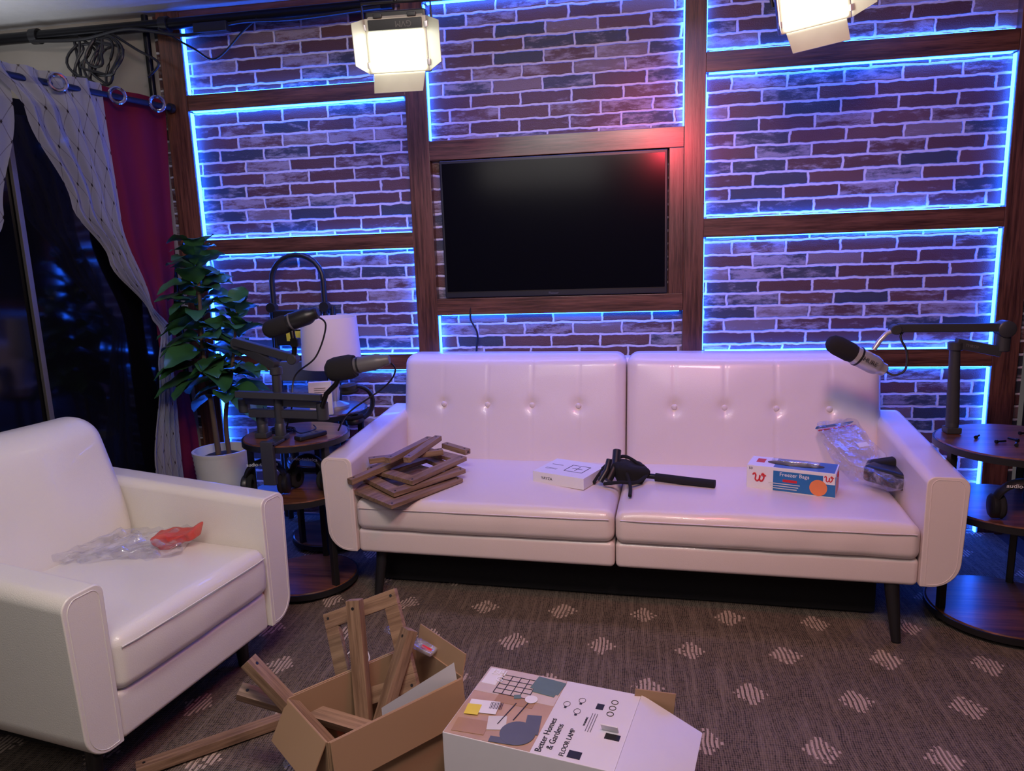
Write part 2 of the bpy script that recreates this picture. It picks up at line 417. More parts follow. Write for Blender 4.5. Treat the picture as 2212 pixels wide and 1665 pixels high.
# ------------------------------------------------------------------ seating
def seating(root,W,at,D,zb,za,zs,zback,ns,mat,buttons,backtilt=.2,slope=.06,corner=.05,backfront=.57,th=.125,rb=.09,bev=.016):
    xo=W/2; xi=xo-at
    for sx in (-1,1):
        prof=[(sx*xi,za),(sx*xo,za),(sx*(xo-.012),zb),(sx*xi,zb)]
        if sx<0: prof=prof[::-1]; rad=[.004,rb,.035,.028]
        else: rad=[.028,.035,rb,.004]
        pts=rpoly(prof,rad)
        def fn(x,y,z,sx=sx):
            t=(z-zb)/(za-zb); k=max(0,t-.35)/.65
            return (x,y,z+slope*(y/D)*k)
        finish(prism_bm(pts,0,D,8,fn),"arm",mat,root,bev,4,60)
        ctr=Vector((sx*(xo+xi)/2,(za+zb)/2))
        sm=[Vector((ctr.x+(p[0]-ctr.x)*.76,-.0005,ctr.y+(p[1]-ctr.y)*.95)) for p in pts]
        tube("arm_seam",mat,[ (p.x,.0,p.z) for p in sm],.0014,root,6,True)
    w=2*xi/ns
    for i in range(ns):
        cx=-xi+w*(i+.5)
        rbox("front_rail",mat,(cx,.32,(zb+zs-th-.005)/2),(w/2-.0015,.31,(zs-th-zb)/2+.004),.018,root,(10,4,2))
        hh=th/2
        def fs(x,y,z,w=w):
            px=1-(2*x/w)**2; py=max(0,1-(y/.31)**2)
            z+= (.016*max(0,px)**.5*max(0,py)**.5 if z>0 else 0)
            z+= .005*noise.noise(Vector((x*5+i*3,y*5,1)))
            if z>.02: z+=-.005*math.exp(-((abs(x)-w/2)/.05)**2)
            y+= -.012*max(0,px)**.5*(1-abs(z)/hh*.6) if y<-.2 else 0
            y+= .004*noise.noise(Vector((x*9+i*3,z*9,5))) if y<-.2 else 0
            return (x,y,z)
        rbox("seat_cushion",mat,(cx,.305,zs-hh),(w/2-.002,.31,hh),.032,root,(26,14,4),5,fs)
        tube("cushion_seam",mat,[(cx-w/2+.02+ (w-.04)*q/14,-.0105-.009*max(0,1-((q-7)/7)**2)**.5,zs-.030+.002*max(0,1-((q-7)/7)**2)) for q in range(15)],.0020,root,6)
    bw=(2*xi+.05)/ns if buttons else (2*xi+.02)
    nb=ns if buttons else 1
    hb=(zback-(zs-.04))/2; zc=zback-hb
    for i in range(nb):
        cx=-bw*nb/2+bw*(i+.5)
        bx=[(-.30+.2*k)*bw for k in range(4)] if buttons else []
        bz=.035
        def fb(x,y,z):
            p=max(0,1-(2*x/bw)**2)**.5*max(0,1-(z/hb)**2)**.5
            if y<0:
                y-=.022*p if buttons else .03*p
                for b in bx:
                    d=math.hypot(x-b,(z-bz)*1.0); y+=.014*math.exp(-(d/.026)**2)
                    y+=.0028*math.exp(-((x-b)/.004)**2)
                if not buttons: y+=.012*noise.noise(Vector((x*4+3,z*4,7)))
            y+=.003*noise.noise(Vector((x*6+i,z*6,2)))
            if not buttons:
                x*=1-.07*max(0,(z/hb))**2
            y+=(z+hb)*backtilt
            return (x,y,z)
        rbox("back_cushion",mat,(cx,backfront+.075,zc),(bw/2-.002,.075,hb),corner,root,(110,5,34) if buttons else (20,5,20),5,fb)
        for b in bx:
            lathe("button",mat,[(0,.006),(.007,.0055),(.0115,.003),(.0125,0),(.0115,-.006)],root,(cx+b,backfront-.010+(bz+hb)*backtilt,zc+bz),(pi/2-.0,0,0),20,80)
    rbox("back_frame",mat,(0,backfront+.20,(zb+zback-.03)/2),(xi+.02,.06,(zback-.03-zb)/2),.03,root,(4,3,6),3,lambda x,y,z:(x,y+(z)*backtilt*.8,z))
sofa=thing("sofa","white leather two-cushion sofa with button tufted back","sofa",(-.055,2.48,0),(0,0,math.radians(-3.53)))
seating(sofa,2.27,.13,.74,.215,.595,.43,.90,2,'leather',True)
for sx,y in ((-1,.06),(1,.03),(-1,.72),(1,.72)):
    dy=-.03 if y<.3 else .05
    tube("leg",'black',[(sx*.93,y+.02,.23),(sx*(.945),y+dy,.012)],[.026,.015],sofa,14)
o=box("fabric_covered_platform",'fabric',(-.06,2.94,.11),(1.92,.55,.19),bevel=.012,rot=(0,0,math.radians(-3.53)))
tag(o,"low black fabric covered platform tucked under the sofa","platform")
chair=thing("armchair","ivory leather armchair with rounded arms facing the rug","armchair",(-1.215,1.75,0),(0,0,math.radians(79.8)))
seating(chair,.82,.115,.72,.165,.60,.445,.86,1,'leather2',False,.22,.04,.07,.52,.155,.075,.022)
for sx,y in ((-1,.08),(1,.08),(-1,.62),(1,.62)): tube("leg",'black',[(sx*.28,y+.05,.2),(sx*.29,y+.05,.012)],[.025,.018],chair,14)
box("under_chair_shade",'fabric',(0,.38,.13),(.60,.56,.08),chair,.01)  # black block standing in for the dark shade beneath the chair
# ------------------------------------------------------------------ side tables
def side_table(label,x,y,r,ztop=.66,rot=0,legs=(20,140,260)):
    t=thing("side_table",label,"table",(x,y,0),(0,0,rot),"round three-tier side tables")
    for nm,z,rr in (("table_top",ztop,r),("middle_shelf",.43,r*.93),("bottom_shelf",.055,r*.97)):
        lathe(nm,'rustic',[(0,z-.018),(rr-.004,z-.018),(rr,z-.014),(rr,z-.004),(rr-.004,z),(0,z)],t,n=64)
        bm=bmesh.new(); a_lathe(bm,[(rr+.001,z-.026),(rr+.006,z-.026),(rr+.006,z-.004),(rr+.001,z-.004),(rr+.001,z-.026)],64); finish(bm,"metal_rim",'black',t)
    for a in legs:
        a=math.radians(a); rr=r*.9
        box("leg",'black',(rr*math.cos(a),rr*math.sin(a),(ztop-.02)/2+.005),(.024,.024,ztop-.02),t,.003,(0,0,a))
    return t
side_table("round rustic wood side table holding microphone arms",-1.335,2.67,.205,legs=(-160,-30,90))
side_table("round rustic wood side table under the white lamp",-1.42,3.14,.195,.66,0,(0,120,240))
side_table("round rustic wood side table with loose bolts on top",1.315,2.64,.25,legs=(-170,-75,60))
for (x,y,a) in ((1.23,2.60,.3),(1.27,2.56,1.1),(1.30,2.62,2.0),(1.36,2.72,.2),(1.19,2.66,.9)):
    t=thing("bolt","small black bolt lying on the round side table","bolt",(x,y,.6665),(0,pi/2,a),"bolts on the side table")
    lathe("shank",'blackmetal',[(0,0),(.0035,0),(.0035,.032),(0,.032)],t,n=10); lathe("head",'blackmetal',[(0,-.006),(.006,-.006),(.0065,0),(0,0)],t,n=12)
rm=thing("remote_control","small black remote control on the side table","remote",(-1.24,2.60,.661),(0,0,-.5))
rbox("body",'black',(0,0,.009),(.022,.065,.009),.006,rm,(2,3,1))
for k in range(4): box("button",'grey',(0.0,-.03+.02*k,.0185),(.022,.006,.002),rm,.001)
cc=thing("coiled_cable","thin coiled black cable lying on the side table","cable",(-1.40,2.68,.664))
tube("cable_loop",'black',[(( .05+.004*math.sin(a*3))*math.cos(a),(.038+.004*math.cos(a*2))*math.sin(a),.0005*a+.002*math.sin(a*1.3)) for a in [2*pi*i/24 for i in range(24*4)]],.0028,cc,6)
tube("cable_tail",'black',spl([(.05,0,.01),(.10,-.04,.004),(.13,.03,.004),(.09,.10,.004)]),.0028,cc,6)
# ------------------------------------------------------------------ microphones with arms
def bar(name,mat,a,b,w,h,parent,bev=.004):
    a=Vector(a);b=Vector(b); d=(b-a); L=d.length
    q=d.to_track_quat('X','Z')
    o=box(name,mat,(a+b)/2,(L+w*.3,w,h),parent,bev); o.rotation_euler=q.to_euler(); return o
def joint(parent,c,r,h,axis=(0,1,0),mat='dgrey',name="joint"):
    return lathe(name,mat,[(0,-h/2),(r*.85,-h/2),(r,-h/2+.003),(r,h/2-.003),(r*.85,h/2),(0,h/2)],parent,c,axis_rot(axis),24)
def mic(parent,c,d,L,bodymat,fr=1.0,br=1.0):
    rt=axis_rot(d)
    lathe("windscreen",'foam',[(0,L*.5),(.016*fr,L*.495),(.027*fr,L*.44),(.031*fr,L*.34),(.031*fr,L*.12),(.027*fr,L*.04),(0,L*.04)],parent,c,rt,28,70)
    lathe("microphone_body",bodymat,[(0,L*.06),(.0265*br,L*.06),(.0275*br,0),(.0275*br,-L*.30),(.024*br,-L*.36),(.019*br,-L*.40),(.019*br,-L*.47),(.014*br,-L*.5),(0,-L*.5)],parent,c,rt,28)
    lathe("accent_ring",'black' if bodymat!='black' else 'grey',[(.0278*br,L*.0),(.0288*br,L*.0),(.0288*br,-L*.03),(.0278*br,-L*.03)],parent,c,rt,28)
def clamp(parent,x,y,z):
    box("table_clamp",'dgrey',(x,y,z+.012),(.05,.05,.022),parent,.004)
    lathe("clamp_collar",'dgrey',[(0,0),(.021,0),(.021,.045),(.017,.05),(0,.05)],parent,(x,y,z+.02),n=24)
ma=thing("microphone_arm","charcoal desk boom arm holding a black broadcast microphone","microphone",(0,0,0))
clamp(ma,-1.345,2.56,.66)
box("clamp_bracket",'dgrey',(-1.345,2.448,.60),(.05,.022,.17),ma,.004); box("clamp_plate",'dgrey',(-1.345,2.50,.668),(.05,.12,.012),ma,.003)
tube("post",'dgrey',[(-1.345,2.56,.70),(-1.34,2.56,.93)],.0175,ma,16)
joint(ma,(-1.34,2.56,.935),.024,.03,(0,0,1))
bar("lower_arm",'dgrey',(-1.34,2.56,.955),(-1.52,2.62,1.03),.032,.036,ma); joint(ma,(-1.52,2.62,1.035),.024,.045,(0,1,0))
bar("upper_arm",'dgrey',(-1.52,2.60,1.045),(-1.27,2.56,.985),.028,.032,ma); joint(ma,(-1.265,2.56,.98),.02,.04,(0,1,0))
tube("swivel_mount",'blackmetal',[(-1.262,2.56,.98),(-1.255,2.56,1.03),(-1.265,2.57,1.085)],.010,ma,10)
mic(ma,(-1.268,2.575,1.120),(-.95,-.1,-.30),.225,'black',1.15,1.2)
box("mount_knob",'blackmetal',(-1.245,2.55,1.045),(.032,.034,.032),ma,.005)
tube("microphone_cable",'black',spl([(-1.18,2.6,1.14),(-1.15,2.62,1.10),(-1.20,2.62,.98),(-1.30,2.63,.90),(-1.31,2.60,.78),(-1.36,2.62,.67)]),.0035,ma,8)
mb=thing("microphone_arm","charcoal folded boom arm with foam covered grey microphone","microphone",(0,0,0))
clamp(mb,-1.44,2.60,.66)
joint(mb,(-1.44,2.60,.735),.022,.04,(0,0,1))
bar("lower_arm",'dgrey',(-1.47,2.58,.765),(-1.17,2.55,.765),.032,.032,mb); joint(mb,(-1.16,2.55,.78),.023,.07,(0,0,1))
bar("upper_arm",'dgrey',(-1.16,2.55,.805),(-1.50,2.60,.812),.03,.030,mb); joint(mb,(-1.51,2.60,.79),.022,.055,(0,0,1))
bar("front_arm",'dgrey',(-1.50,2.54,.848),(-1.15,2.52,.838),.026,.026,mb)
tube("swivel_mount",'blackmetal',[(-1.15,2.53,.80),(-1.13,2.53,.85),(-1.09,2.53,.885),(-1.06,2.53,.935)],.010,mb,10)
mic(mb,(-1.005,2.55,.955),(-.97,-.05,-.16),.25,'grey',1.5,1.1)
tube("microphone_cable",'black',spl([(-.89,2.56,.97),(-.87,2.58,.93),(-.93,2.62,.86),(-1.08,2.62,.76),(-1.15,2.66,.675)]),.0035,mb,8)
mc=thing("microphone_arm","charcoal boom arm holding a silver and black podcast microphone","microphone",(0,0,0))
clamp(mc,1.145,2.745,.66)
tube("post",'dgrey',[(1.145,2.745,.70),(1.135,2.745,.965)],[.022,.017],mc,18)
joint(mc,(1.135,2.745,.975),.024,.03,(0,0,1))
bar("lower_arm",'dgrey',(1.14,2.745,.985),(1.275,2.74,.955),.032,.036,mc); joint(mc,(1.285,2.74,.99),.023,.07,(0,0,1)); joint(mc,(1.285,2.735,1.035),.029,.05,(0,1,0))
bar("upper_arm",'dgrey',(1.28,2.735,1.04),(.935,2.72,1.045),.028,.030,mc); joint(mc,(.925,2.72,1.04),.018,.04,(0,1,0))
tube("swivel_mount",'silver',[(.925,2.72,1.04),(.895,2.715,1.025),(.872,2.71,1.0),(.855,2.71,.97)],.009,mc,10)
mic(mc,(.797,2.70,.950),(-.83,-.12,.46),.235,'silver',1.12,1.25)
text("SHURE",.021,'ink',mc,(.828,2.663,.936),(pi/2,.52,0),ext=.0004)
tube("microphone_cable",'black',spl([(.895,2.71,.895),(.925,2.70,.880),(.96,2.70,.90),(.965,2.71,.96),(.945,2.72,1.02),(1.0,2.73,1.055)]),.004,mc,8)
text("THRONMAX",.014,'grey',mc,(1.20,2.727,.972),(pi/2,.2,0))
# ------------------------------------------------------------------ headphones
def headphones(label,loc,rot,txt=True):
    h=thing("headphones",label,"headphones",loc,rot,"studio headphones on the tables")
    arc=[(.078*math.cos(a),0,.06+.082*math.sin(a)) for a in [pi*i/20 for i in range(21)]]
    bm=bmesh.new(); a_tube(bm,arc,.010,10)
    for v in bm.verts: v.co.y*=2.0
    finish(bm,"headband",'black',h)
    for sx in (-1,1):
        lathe("ear_cup",'black',[(0,-.012),(.036,-.012),(.041,-.006),(.041,.008),(.034,.014),(0,.016)],h,(sx*.078,0,.045),(0,sx*pi/2,0),28)
        lathe("ear_pad",'foam',[(.018,-.004),(.038,-.006),(.042,.006),(.034,.014),(.018,.010)],h,(sx*.064,0,.045),(0,-sx*pi/2,0),28,80)
    if txt: text("audio-technica",.021,'whiteink',h,(0,-.0215,.137),(pi/2-.0,0,0))
    return h
headphones("black studio headphones lying on the middle shelf",(-1.435,2.58,.43),(.1,0,.2))
headphones("black studio headphones lying on the middle shelf",(-1.285,2.66,.43),(.1,0,-.15))
headphones("black studio headphones lying on the middle shelf",(1.27,2.50,.43),(.25,0,-.15))
headphones("black studio headphones lying on the middle shelf",(1.42,2.60,.43),(.1,0,.3))
headphones("black headphones lying on the lamp side table",(-1.27,3.00,.70),(-.25,1.45,.4),False)
# ------------------------------------------------------------------ lamp
lp=thing("table_lamp","small table lamp with white drum shade","lamp",(-1.375,3.17,.66))
lathe("lamp_base",'silver',[(0,0),(.065,0),(.065,.012),(.02,.03),(.03,.09),(.018,.16),(.008,.2),(.008,.24),(0,.24)],lp)
lathe("lamp_shade",'shade',[(.130,.195),(.138,.195),(.127,.425),(.124,.425),(.130,.195)],lp,n=48)
tube("shade_ring",'silver',[(.06*math.cos(a),.06*math.sin(a),.26) for a in [2*pi*i/20 for i in range(20)]],.003,lp,6,True)
tube("shade_spider",'silver',[(-.125,0,.26),(.125,0,.26)],.002,lp,6)
ct=thing("small_carton","small white and pink carton with a printed tag","carton",(-1.36,2.985,.66),(0,0,.3))
box("carton_body",'white',(0,0,.08),(.10,.03,.15),ct,.002)
rect(ct,'shade',(0,-.016,.11),.08,.05,(pi/2,0,0)) 
for k in range(4): rect(ct,'ink',(0,-.0165,.128-.009*k),.05,.002,(pi/2,0,0),"printed_line")
# ------------------------------------------------------------------ step ladder
ld=thing("step_ladder","folded black step ladder leaning against the brick wall","ladder",(-1.62,3.37,0),(-.02,0,0))
arch=[(-.135,0,.02),(-.135,0,1.22)]+[(-.135*math.cos(a),0,1.25+.125*math.sin(a)) for a in [pi*i/12 for i in range(13)]]+[(.135,0,1.22),(.135,0,.02)]
tube("arched_rail",'black',arch,.0135,ld,12)
tube("rear_rail",'black',[(-.17,.03,.02),(-.16,.03,1.12)],.015,ld,10); tube("rear_rail",'black',[(.17,.03,.02),(.16,.03,1.12)],.015,ld,10)
for z in (.3,.55,.80): box("step",'grey',(0,-.0,z),(.25,.03,.10),ld,.006,(.12,0,0))
box("top_tray",'black',(0,-.02,1.02),(.25,.035,.18),ld,.012,(.1,0,0))
rect(ld,'yellow',(.0,-.043,.98),.12,.05,(pi/2+.1,0,0),"warning_label"); rect(ld,'white',(0,-.046,1.03),.12,.035,(pi/2+.1,0,0),"warning_label")
for sx in(-1,1): lathe("hinge_knob",'black',[(0,-.02),(.024,-.02),(.024,.02),(0,.02)],ld,(sx*.14,-.01,1.12),(pi/2,0,0),20)
# ------------------------------------------------------------------ plant
pl=thing("potted_fiddle_leaf_plant","tall artificial fiddle leaf plant in a ribbed white pot","plant",(-1.97,3.15,0))
prof=[(0,0),(.09,0)]
for i in range(40):
    z=.01+i*.011; prof.append((.100+.035*z/.45+(.003 if i%2 else 0),z))
prof+=[(.138,.455),(.125,.455),(.122,.40),(0,.40)]
lathe("pot",'pot',prof,pl,n=48,ang=60)
lathe("soil",'soil',[(0,.43),(.08,.425),(.120,.41),(.122,.40)],pl)
t1=spl([(-.02,0,.41),(-.03,0,.7),(-.03,-.02,.95),(-.03,0,1.2),(-.02,0,1.42)],6); t2=spl([(.03,.01,.41),(.05,-.02,.62),(.12,-.04,.85),(.15,-.03,1.02),(.17,-.02,1.15)],6)
tube("trunk",'trunk',t1,[.014-.008*i/len(t1) for i in range(len(t1))],pl,10); tube("trunk",'trunk',t2,[.012-.007*i/len(t2) for i in range(len(t2))],pl,10)
bm=bmesh.new()
def a_leaf(bm,base,d,L,W,roll):
    d=Vector(d).normalized(); side=d.cross(Vector((0,0,1)))
    if side.length<.1: side=Vector((1,0,0))
    side.normalize(); up=side.cross(d).normalized()
    side=(Matrix.Rotation(roll,3,d)@side); up=(Matrix.Rotation(roll,3,d)@up)
    n=9; rows=[]
    dr=random.uniform(.2,.6)
    for i in range(n+1):
        t=i/n; w=W*(math.sin(pi*min(1,t**.75))**.7)*(.7+.4*t)
        if i==0: w=.002
        if i==n: w=.002
        p=Vector(base)+d*(L*(t+.12))-Vector((0,0,1))*L*dr*t*t
        rows.append([bm.verts.new(p+side*(w*q)+up*(abs(q)*w*.28+ .006*math.sin(t*14+q*2)*abs(q))) for q in (-1,-.5,0,.5,1)])
    for a,b in zip(rows,rows[1:]):
        for k in range(4): bm.faces.new((a[k],a[k+1],b[k+1],b[k]))
for tk,(z0,N,sc) in ((t1,(.80,60,1.0)),(t2,(.72,34,.95))):
    zt=tk[-1].z
    for i in range(N):
        z=z0+(zt-z0)*(i/N)
        j=min(range(len(tk)),key=lambda q:abs(tk[q].z-z)); p=tk[j]
        a=i*2.4+random.uniform(-.3,.3); el=.1+.9*(i/N)**2+random.uniform(-.3,.25)
        dd=(math.cos(a)*math.cos(el),math.sin(a)*math.cos(el)*.75-.08,math.sin(el))
        L=random.uniform(.17,.23)*sc*(1-.25*(i/N)); a_leaf(bm,p,dd,L,L*.40,random.uniform(-.5,.5))
bmesh.ops.recalc_face_normals(bm,faces=bm.faces)
me=bpy.data.meshes.new("foliage"); bm.to_mesh(me); bm.free()
for p in me.polygons: p.use_smooth=True
me.materials.append(M['leaf']); fo=bpy.data.objects.new("foliage",me); COL.objects.link(fo); fo.parent=pl
# ------------------------------------------------------------------ curtains
def interp(tab,z):
    if z>=tab[0][0]: return tab[0][1]
    for (za,a),(zb_,b) in zip(tab,tab[1:]):
        if z>=zb_: 
            t=(za-z)/(za-zb_); t=t*t*(3-2*t); return a+(b-a)*t
    return tab[-1][1]
def curtain(name,label,mat,lo,hi,ztop,k,amp,off,width,rings,zbot=.02,harm=.25):
    cur=thing(name,label,"curtain",(0,0,0))
    bm=bmesh.new(); uvl=bm.loops.layers.uv.new("UVMap"); nu,nv=110,70; g=[]
    for j in range(nv+1):
        z=ztop+(zbot-ztop)*j/nv; a=interp(lo,z); b=interp(hi,z); row=[]
        wd=abs(b-a); am=amp*min(1,.35+wd/.45)
        for i in range(nu+1):
            u=i/nu; s=a+(b-a)*u
            o=off+am*math.sin(2*pi*k*u+.4*math.sin(z*3))+harm*am*math.sin(2*pi*k*2.3*u+z*2)
            row.append(bm.verts.new(CP(s,z,o)))
        g.append(row)
    for j in range(nv):
        for i in range(nu):
            f=bm.faces.new((g[j][i],g[j][i+1],g[j+1][i+1],g[j+1][i])); f.smooth=True
            for l,(ii,jj) in zip(f.loops,((i,j),(i+1,j),(i+1,j+1),(i,j+1))): l[uvl].uv=(ii/nu*width,jj/nv*ztop)
    me=bpy.data.meshes.new("curtain_fabric"); bm.to_mesh(me); bm.free(); me.materials.append(M[mat])
    ob=bpy.data.objects.new("curtain_fabric",me); COL.objects.link(ob); ob.parent=cur
    for s in rings:
        c=CP(s,ztop-.045,max(off+amp+.014,.092)); bm=bmesh.new()
        x=(RD*.75+RN*-.3).normalized(); zz=Vector((0,0,1))
        a_tube(bm,[c+(x*math.cos(t)+zz*math.sin(t))*.032 for t in [2*pi*i/24 for i in range(24)]],.008,8,True)
        finish(bm,"grommet",'chrome',cur)
    return cur
rod=thing("curtain_rod","dark navy metal curtain rod with round end","rod",(0,0,0))
tube("rod",'navy',[CP(-.07,2.105,.065),CP(1.7,2.105,.065)],.014,rod,14)
c=CP(-.07,2.105,.065); lathe("bracket",'black',[(0,-.01),(.022,-.01),(.022,.01),(0,.01)],rod,c,axis_rot(RD),20)
for s in (.42,1.5):
    bar("bracket",'navy',CP(s,2.105,.05),CP(s,2.105,-.115),.014,.014,rod)
curtain("maroon_curtain","long maroon satin curtain with chrome grommets",'maroon',[(2.15,.31),(1.5,.26),(1.04,.13),(.02,.12)],[(2.15,-.075),(1.5,-.04),(1.04,.02),(.4,-.045),(.02,-.06)],2.15,2,.008,.02,1.0,(.25,.035),.02,.1)
curtain("sheer_curtain","white sheer curtain with diamond pattern tied to one side",'sheer',[(2.15,.80),(1.98,.67),(1.62,.528),(1.38,.387),(1.11,.206),(1.03,.16),(.85,.20),(.37,.29),(.02,.33)],[(2.15,.31),(1.55,.29),(1.17,.19),(1.03,.09),(.85,.11),(.32,.13),(.02,.12)],2.15,4,.016,.075,1.2,(.54,))
curtain("sheer_curtain","white sheer curtain with diamond pattern gathered beside dark glass",'sheer',[(2.15,1.5),(1.6,1.45),(1.05,1.36),(.02,1.5)],[(2.15,.70),(1.98,.70),(1.57,.80),(1.05,1.28),(.02,1.2)],2.15,4,.016,.05,1.2,(.86,1.15))
# ------------------------------------------------------------------ overhead pipe and cables
pp=thing("overhead_pipe","long black pipe running below the ceiling","pipe",(0,0,0))
tube("pipe",'blackmetal',[(-3.7,3.40,2.475),(-1.05,3.40,2.475)],.026,pp,16)
tube("pipe_clamp",'black',[(-2.20,3.40,2.475),(-2.16,3.40,2.475)],.036,pp,16)
tube("pipe_clamp",'black',[(-2.9,3.40,2.475),(-2.86,3.40,2.475)],.036,pp,16)
for x in (-3.5,-1.2): tube("hanger",'black',[(x,3.40,2.48),(x,3.40,2.55)],.008,pp,8)
tube("loose_cable",'black',spl([(-2.9,3.38,2.45),(-2.6,3.36,2.43),(-2.35,3.37,2.46),(-2.05,3.37,2.41),(-1.8,3.38,2.45),(-1.5,3.37,2.44),(-1.1,3.38,2.46)]),.008,pp,8)
tube("loose_cable",'black',spl([(-2.2,3.37,2.45),(-2.05,3.40,2.36),(-1.95,3.42,2.31),(-1.80,3.42,2.42),(-1.7,3.38,2.46)]),.005,pp,8)
box("power_adapter",'black',(-1.93,3.38,2.435),(.17,.05,.045),pp,.006)
sp_=thing("black_stand_pole","slim black pole standing beside the brick wall","pole",(-2.315,3.445,0))
tube("pole",'blackmetal',[(0,0,.01),(0,0,2.54)],.016,sp_,14); lathe("foot",'black',[(0,0),(.04,0),(.04,.012),(0,.012)],sp_)
cbx=thing("cable_bundle","tangle of coiled black cables hanging from the pipe","cable",(-2.55,3.37,2.40))
random.seed(3)
for k in range(8):
    cx=random.uniform(-.10,.12); R1=random.uniform(.045,.095); R2=random.uniform(.06,.12); tl=random.uniform(-.5,.5)
    pts=[(cx+R1*math.cos(a)+.02*math.sin(3*a),-.02+.02*math.sin(a+tl),-R2+.03+R2*math.sin(a)+.02*math.cos(2*a+k)) for a in [2*pi*i/28 for i in range(28)]]
    tube("cable_loop",'black',pts,.0065,cbx,8,True)
tube("hanging_cable",'black',spl([(-.1,0,.03),(-.09,0,-.12),(-.10,0,-.26),(-.07,0,-.30)]),.007,cbx,8)
tube("hanging_cable",'black',spl([(.1,0,.05),(.22,0,-.03),(.33,0,-.10),(.27,.0,-.16)]),.006,cbx,8)
# ------------------------------------------------------------------ LED panel lights
def panel_light(loc,rx,ry,rz,label):
    p=thing("studio_light",label,"light",loc,(rx,ry,rz),"hanging studio light panels")
    box("housing",'black',(0,.03,.012),(.215,.05,.20),p,.008)
    box("frame",'door',(0,.001,-.0),(.218,.012,.178),p,.004)
    box("diffuser",'panelglow',(0,-.008,-.018),(.194,.006,.125),p,.002)
    box("control_band",'black',(0,-.008,.066),(.19,.008,.034),p,.002)
    text("GVM",.028,'greyink',p,(.03,-.0122,.066),(pi/2,pi,0))
    def plate(pts):
        bm=bmesh.new(); f=bm.faces.new([bm.verts.new(q) for q in pts]); bm.normal_update()
        nn=f.normal.copy()*.002
        r=bmesh.ops.extrude_face_region(bm,geom=[f]); vs=[v for v in r['geom'] if isinstance(v,bmesh.types.BMVert)]
        bmesh.ops.translate(bm,verts=vs,vec=nn)
        return finish(bm,"barn_door",'door',p)
    w,h=.109,.088
    plate([(-w,-.005,-h),(-w,-.005,h),(-w-.022,-.09,h*.75),(-w-.022,-.09,-h*.75)])
    plate([(w,-.005,-h),(w,-.005,h),(w+.055,-.070,h*.70),(w+.055,-.070,-h*.75)])
    plate([(-w*.85,-.005,-h),(w*.85,-.005,-h),(w*.80,-.045,-h-.065),(-w*.80,-.045,-h-.065)])
    plate([(-w*.9,.0,h),(w*.9,.0,h),(w*.8,.03,h+.025),(-w*.8,.03,h+.025)])
    for sx in (-1,1):
        for z in (-.06,.06): box("hinge",'silver',(sx*.109,-.008,z),(.012,.012,.02),p,.002)
    for x in (-.06,.06): box("clip",'black',(x,-.004,.094),(.03,.014,.014),p,.002)
    tube("yoke",'black',[(-.118,.03,.0),(-.122,.03,.06),(-.122,.03,.14),(.122,.03,.14),(.122,.03,.06),(.118,.03,.0)],.006,p,8)
    q=Euler((rx,ry,rz)).to_matrix().inverted()
    st=Vector((0,.03,.14))
    tube("ceiling_rod",'black',[st,st+q@Vector((0,0,2.55-loc[2]-.14))],.009,p,10)
panel_light((-.795,2.60,2.075),.16,.0,.05,"glowing white studio light panel with open barn doors")
panel_light((.580,2.60,2.118),.16,-.17,.0,"glowing white studio light panel tilted with open barn doors")
# ------------------------------------------------------------------ things on the sofa
def stick(label,a,b,w=.032,h=.022,roll=0,name="wooden_stick"):
    a=Vector(a);b=Vector(b);d=b-a;L=d.length
    q=d.to_track_quat('X','Z')@Euler((roll,0,0)).to_quaternion()
    t=thing(name,label,"furniture part",(a+b)/2,q.to_euler(),"loose wooden furniture parts")
    box("wood_bar",'wood',(0,0,0),(L,w,h),t,.0015)
    for sx in(-1,1): lathe("bolt_hole",'black',[(0,0),(.004,0),(.004,.001),(0,.001)],t,(sx*(L/2-.02),0,h/2+.0001),n=12)
    lathe("end_hole",'ink',[(0,0),(.0045,0),(.0045,.001),(0,.001)],t,(L/2+.0001,0,0),(0,pi/2,0),12)
def frame(label,c,rot,w,h,bw=.04,t=.016,slat=False):
    f=thing("square_wood_panel",label,"furniture part",c,rot,"loose wooden furniture parts")
    box("rail",'wood',(0,h/2-bw/2,0),(w,bw,t),f,.0015); box("rail",'wood',(0,-h/2+bw/2,0),(w,bw,t),f,.0015)
    box("stile",'wood',(-w/2+bw/2,0,0),(bw,h-2*bw,t),f,.0015); box("stile",'wood',(w/2-bw/2,0,0),(bw,h-2*bw,t),f,.0015)
    for sx in(-1,1):
        for sy in(-1,1): lathe("bolt_hole",'ink',[(0,0),(.004,0),(.004,.001),(0,.001)],f,(sx*(w/2-.015),sy*(h/2-.015),t/2),n=12)
    if slat: box("centre_panel",'wood',(0,0,0),(w-2*bw,h-2*bw,t*.7),f,.001)
    return f
frame("square walnut wooden panel lying at the bottom of the pile",(-.875,2.645,.457),(.04,-.03,math.radians(56)),.36,.27,.045,.016,True)
frame("square walnut wooden frame on top of the pile",(-.865,2.70,.485),(.05,-.05,math.radians(50)),.34,.26,.045,.018)
frame("square walnut wooden frame tilted on the pile",(-.86,2.75,.512),(.03,-.07,math.radians(60)),.31,.27,.045,.018)
stick("walnut wooden leg on the pile",(-1.06,2.52,.508),(-.87,2.80,.548))
stick("walnut wooden leg on the pile",(-1.03,2.66,.552),(-.76,2.79,.556))
stick("walnut wooden leg on the pile",(-.93,2.60,.571),(-.83,2.86,.590))
stick("walnut wooden leg on the pile",(-.86,2.62,.568),(-.80,2.88,.590))
stick("short walnut wooden block on the pile",(-.79,2.93,.545),(-.67,2.86,.535))
wb=thing("product_box","small white box with a line drawing on its lid","box",(-.240,2.81,.440),(0,0,-.42))
box("carton",'white',(0,0,.024),(.23,.20,.046),wb,.002)
